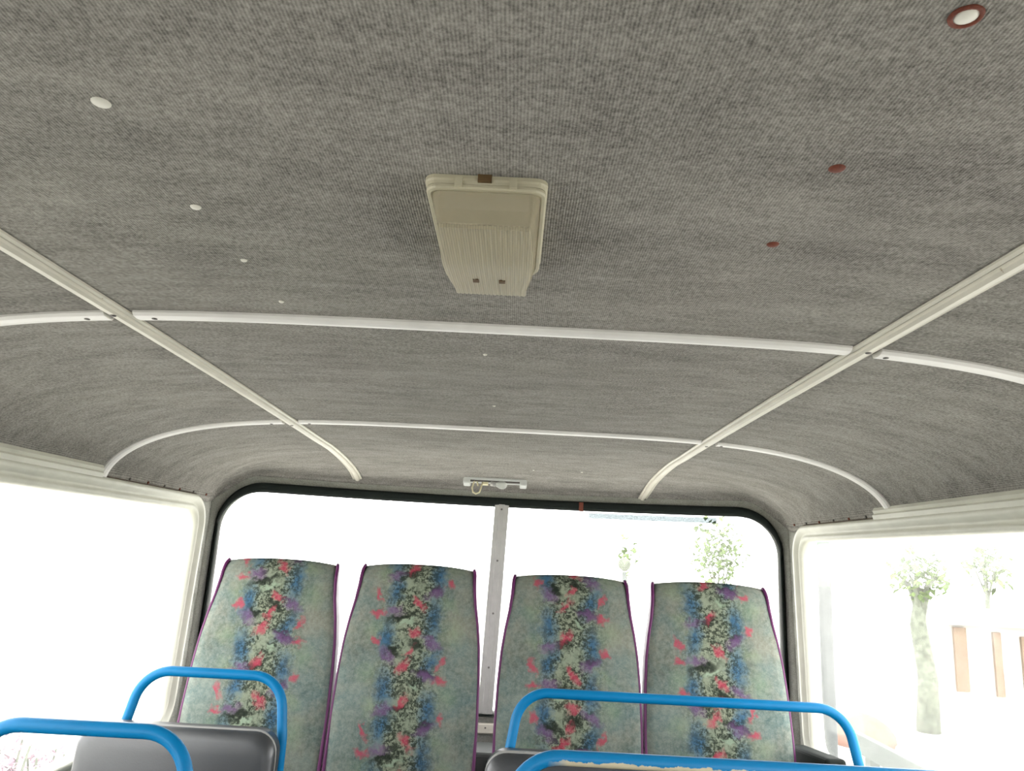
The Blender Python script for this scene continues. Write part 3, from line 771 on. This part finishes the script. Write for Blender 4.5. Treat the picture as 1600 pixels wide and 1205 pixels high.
# trees
def leaves(rng, c, R, n, size):
    b = B()
    for _ in range(n):
        d = Vector((rng.gauss(0, 1), rng.gauss(0, 1), rng.gauss(0, 1))).normalized()*rng.random()**.45
        o = Vector(c)+Vector((d.x*R[0], d.y*R[1], d.z*R[2])); e = Matrix.Rotation(rng.random()*6.3, 3, 'Z') @ Matrix.Rotation(rng.uniform(-1, 1), 3, 'X')
        L = size*rng.uniform(.6, 1.3)
        b.add([o+e@Vector(v) for v in ((0, 0, 0), (L*.3, L*.45, L*.08), (0, L, 0), (-L*.3, L*.45, L*.08))], [(0, 1, 2, 3)])
    return b
def tree(name, x, yy, top, R, trunk, n, label, size=.22, low=None, cat='tree', mleaf=None):
    rng = random.Random(hash((x, yy)) & 0xffff if False else int(x*100+yy*7)); t_ = empty(name, (x, yy, GZ)); tag(t_, label, cat)
    b = B(); h = top-GZ; zc_ = (low if low is not None else h*.55)
    b.tube([(0, 0, -.02), (trunk*.3, 0, zc_*.4), (-trunk*.4, 0, zc_*.8), (0, 0, zc_+.25*(h-zc_))], [trunk*1.25, trunk, trunk*.85, trunk*.4], 10)
    for k in range(5):
        a = k*1.26; b.tube([(0, 0, zc_*.85), (math.cos(a)*R[0]*.35, math.sin(a)*R[1]*.35, zc_+(h-zc_)*.35), (math.cos(a)*R[0]*.7, math.sin(a)*R[1]*.7, zc_+(h-zc_)*.6)], [trunk*.45, trunk*.25, trunk*.08], 6)
    b.build('trunk', M_BARK, t_, True)
    leaves(rng, (0, 0, zc_+(h-zc_)*.55), R, n, size).build('foliage', mleaf or M_LEAF, t_)
    return t_
a = out(.525, .03, 12); tree('tree', a.x, 12, 1.75, (.42, .42, .45), .135, 220, 'pale thick-trunked tree outside the middle of the right window', .16, low=1.9)
a = out(.612, 0, 15); tree('slender_tree', a.x, 15, 1.95, (.45, .5, .42), .05, 160, 'small light green tree at the far right outside', .18, low=2.2)
a = out(.268, .01, 14); tree('leafy_tree', a.x, 14, 2.35, (.50, .55, .62), .04, 520, 'light green tree behind the right rear seat top', .13, low=1.7)
a = out(.150, 0, 16); tree('sapling', a.x, 16, 2.15, (.22, .3, .45), .03, 60, 'thin sapling seen between the two right-hand rear seats', .17, low=1.6)
# lamp post between the seats
a = out(.147, -.012, 10); q = empty('garden_lamp', (a.x, 10, GZ)); tag(q, 'small round-headed garden lamp outside, above the gap between right-hand seats', 'lamp')
b = B(); b.tube([(0, 0, 0), (0, 0, 2.1)], .025, 8); b.build('post_shaft', M_RAIL, q, True)
b = B(); b.lathe((0, 0, 2.11), [(.02, 0), (.07, .04), (.085, .09), (.07, .14), (.01, .17)], n=14); b.build('lamp_globe', M_BARK, q, True)
# timber shed and clay heap at the right
a0 = out(.56, 0, 13); a1 = out(.72, 0, 13)
q = empty('timber_shed', ((a0.x+a1.x)/2, 13.6, GZ)); tag(q, 'orange-brown timber shed far outside the right window', 'shed')
wd = (a1.x-a0.x); b = B(); b.box((0, 0, .75), (wd, 1.1, 1.5)); b.build('wall', M_WALLX, q)
for k, (u, ww) in enumerate(((-.42, .16), (-.13, .10), (.12, .2), (.36, .12))):
    b = B(); b.box((u*wd, -.58, .95-.05*k), (ww*wd*.6, .05, 1.0)); b.build('plank_panel', M_WOOD, q)
b = B(); b.add([(-wd*.55, -.8, 1.5), (wd*.55, -.8, 1.5), (wd*.55, .8, 1.5), (-wd*.55, .8, 1.5), (-wd*.55, 0, 1.75), (wd*.55, 0, 1.75)], [(0,1,5,4), (2,3,4,5), (0,4,3), (1,2,5), (0,3,2,1)]); b.build('roof', M_WALLX, q)
def heap(name, x, yy, r, h, mat, lab, cat):
    rng = random.Random(3); V = []; Fc = []; n, m = 22, 8
    for j in range(m+1):
        tt = j/m
        for k in range(n):
            qd = 2*PI*k/n; rr = r*(1-tt)*(1+.15*math.sin(3*qd+tt*4)+.08*rng.random()); V.append((rr*math.cos(qd), rr*math.sin(qd)*.8, h*(1-(1-tt)**2)))
    for j in range(m):
        for k in range(n): Fc.append((j*n+k, j*n+(k+1) % n, (j+1)*n+(k+1) % n, (j+1)*n+k))
    Fc.append(tuple(range(n))[::-1]); o = mesh(name, V, Fc, mat, None, True); o.location = (x, yy, GZ); tag(o, lab, cat); return o
a = out(.44, -.15, 11); heap('clay_heap', a.x, 11, .50, .40, M_RED, 'heap of reddish clay beside the dark post outside', 'heap')
# low rail fence outside the right windows
q = empty('rail_fence', (1.55, 3, GZ)); tag(q, 'low weathered rail fence running outside the right window', 'fence')
b = B(); b.box((0, 0, 1.55), (.03, 1.0, .075)); b.build('rail', M_RAIL, q)
for k in range(2):
    b = B(); b.box((.036, -.4+.8*k, .78), (.04, .05, 1.56)); b.build('fence_post', M_RAIL, q)
# pink flowering shrubs at the left
for k, (dx, dz, D, hh) in enumerate(((-.600, -.225, 5.0, .30), (-.665, -.235, 5.2, .25), (-.555, -.240, 5.4, .2))):
    a = out(dx, dz, D); q = empty('flowering_shrub', (a.x, D, GZ)); tag(q, ['tallest pink flowering shrub outside the left window', 'pink shrub at the far left outside, left of the tallest', 'small pink shrub just left of the sill, outside'][k], 'shrub', 'pink shrubs outside the left window')
    h = a.z-GZ; b = B()
    for i in range(4): b.tube([(0, 0, 0), (.05*math.cos(i*1.6), .05*math.sin(i*1.6), h*.5), (.12*math.cos(i*1.6), .12*math.sin(i*1.6), h*.85)], .008, 5)
    b.build('stem', M_BARK, q, True)
    leaves(random.Random(k+9), (0, 0, h*.75), (.16, .16, h*.22), 130, .06).build('blossom', M_PINK, q)
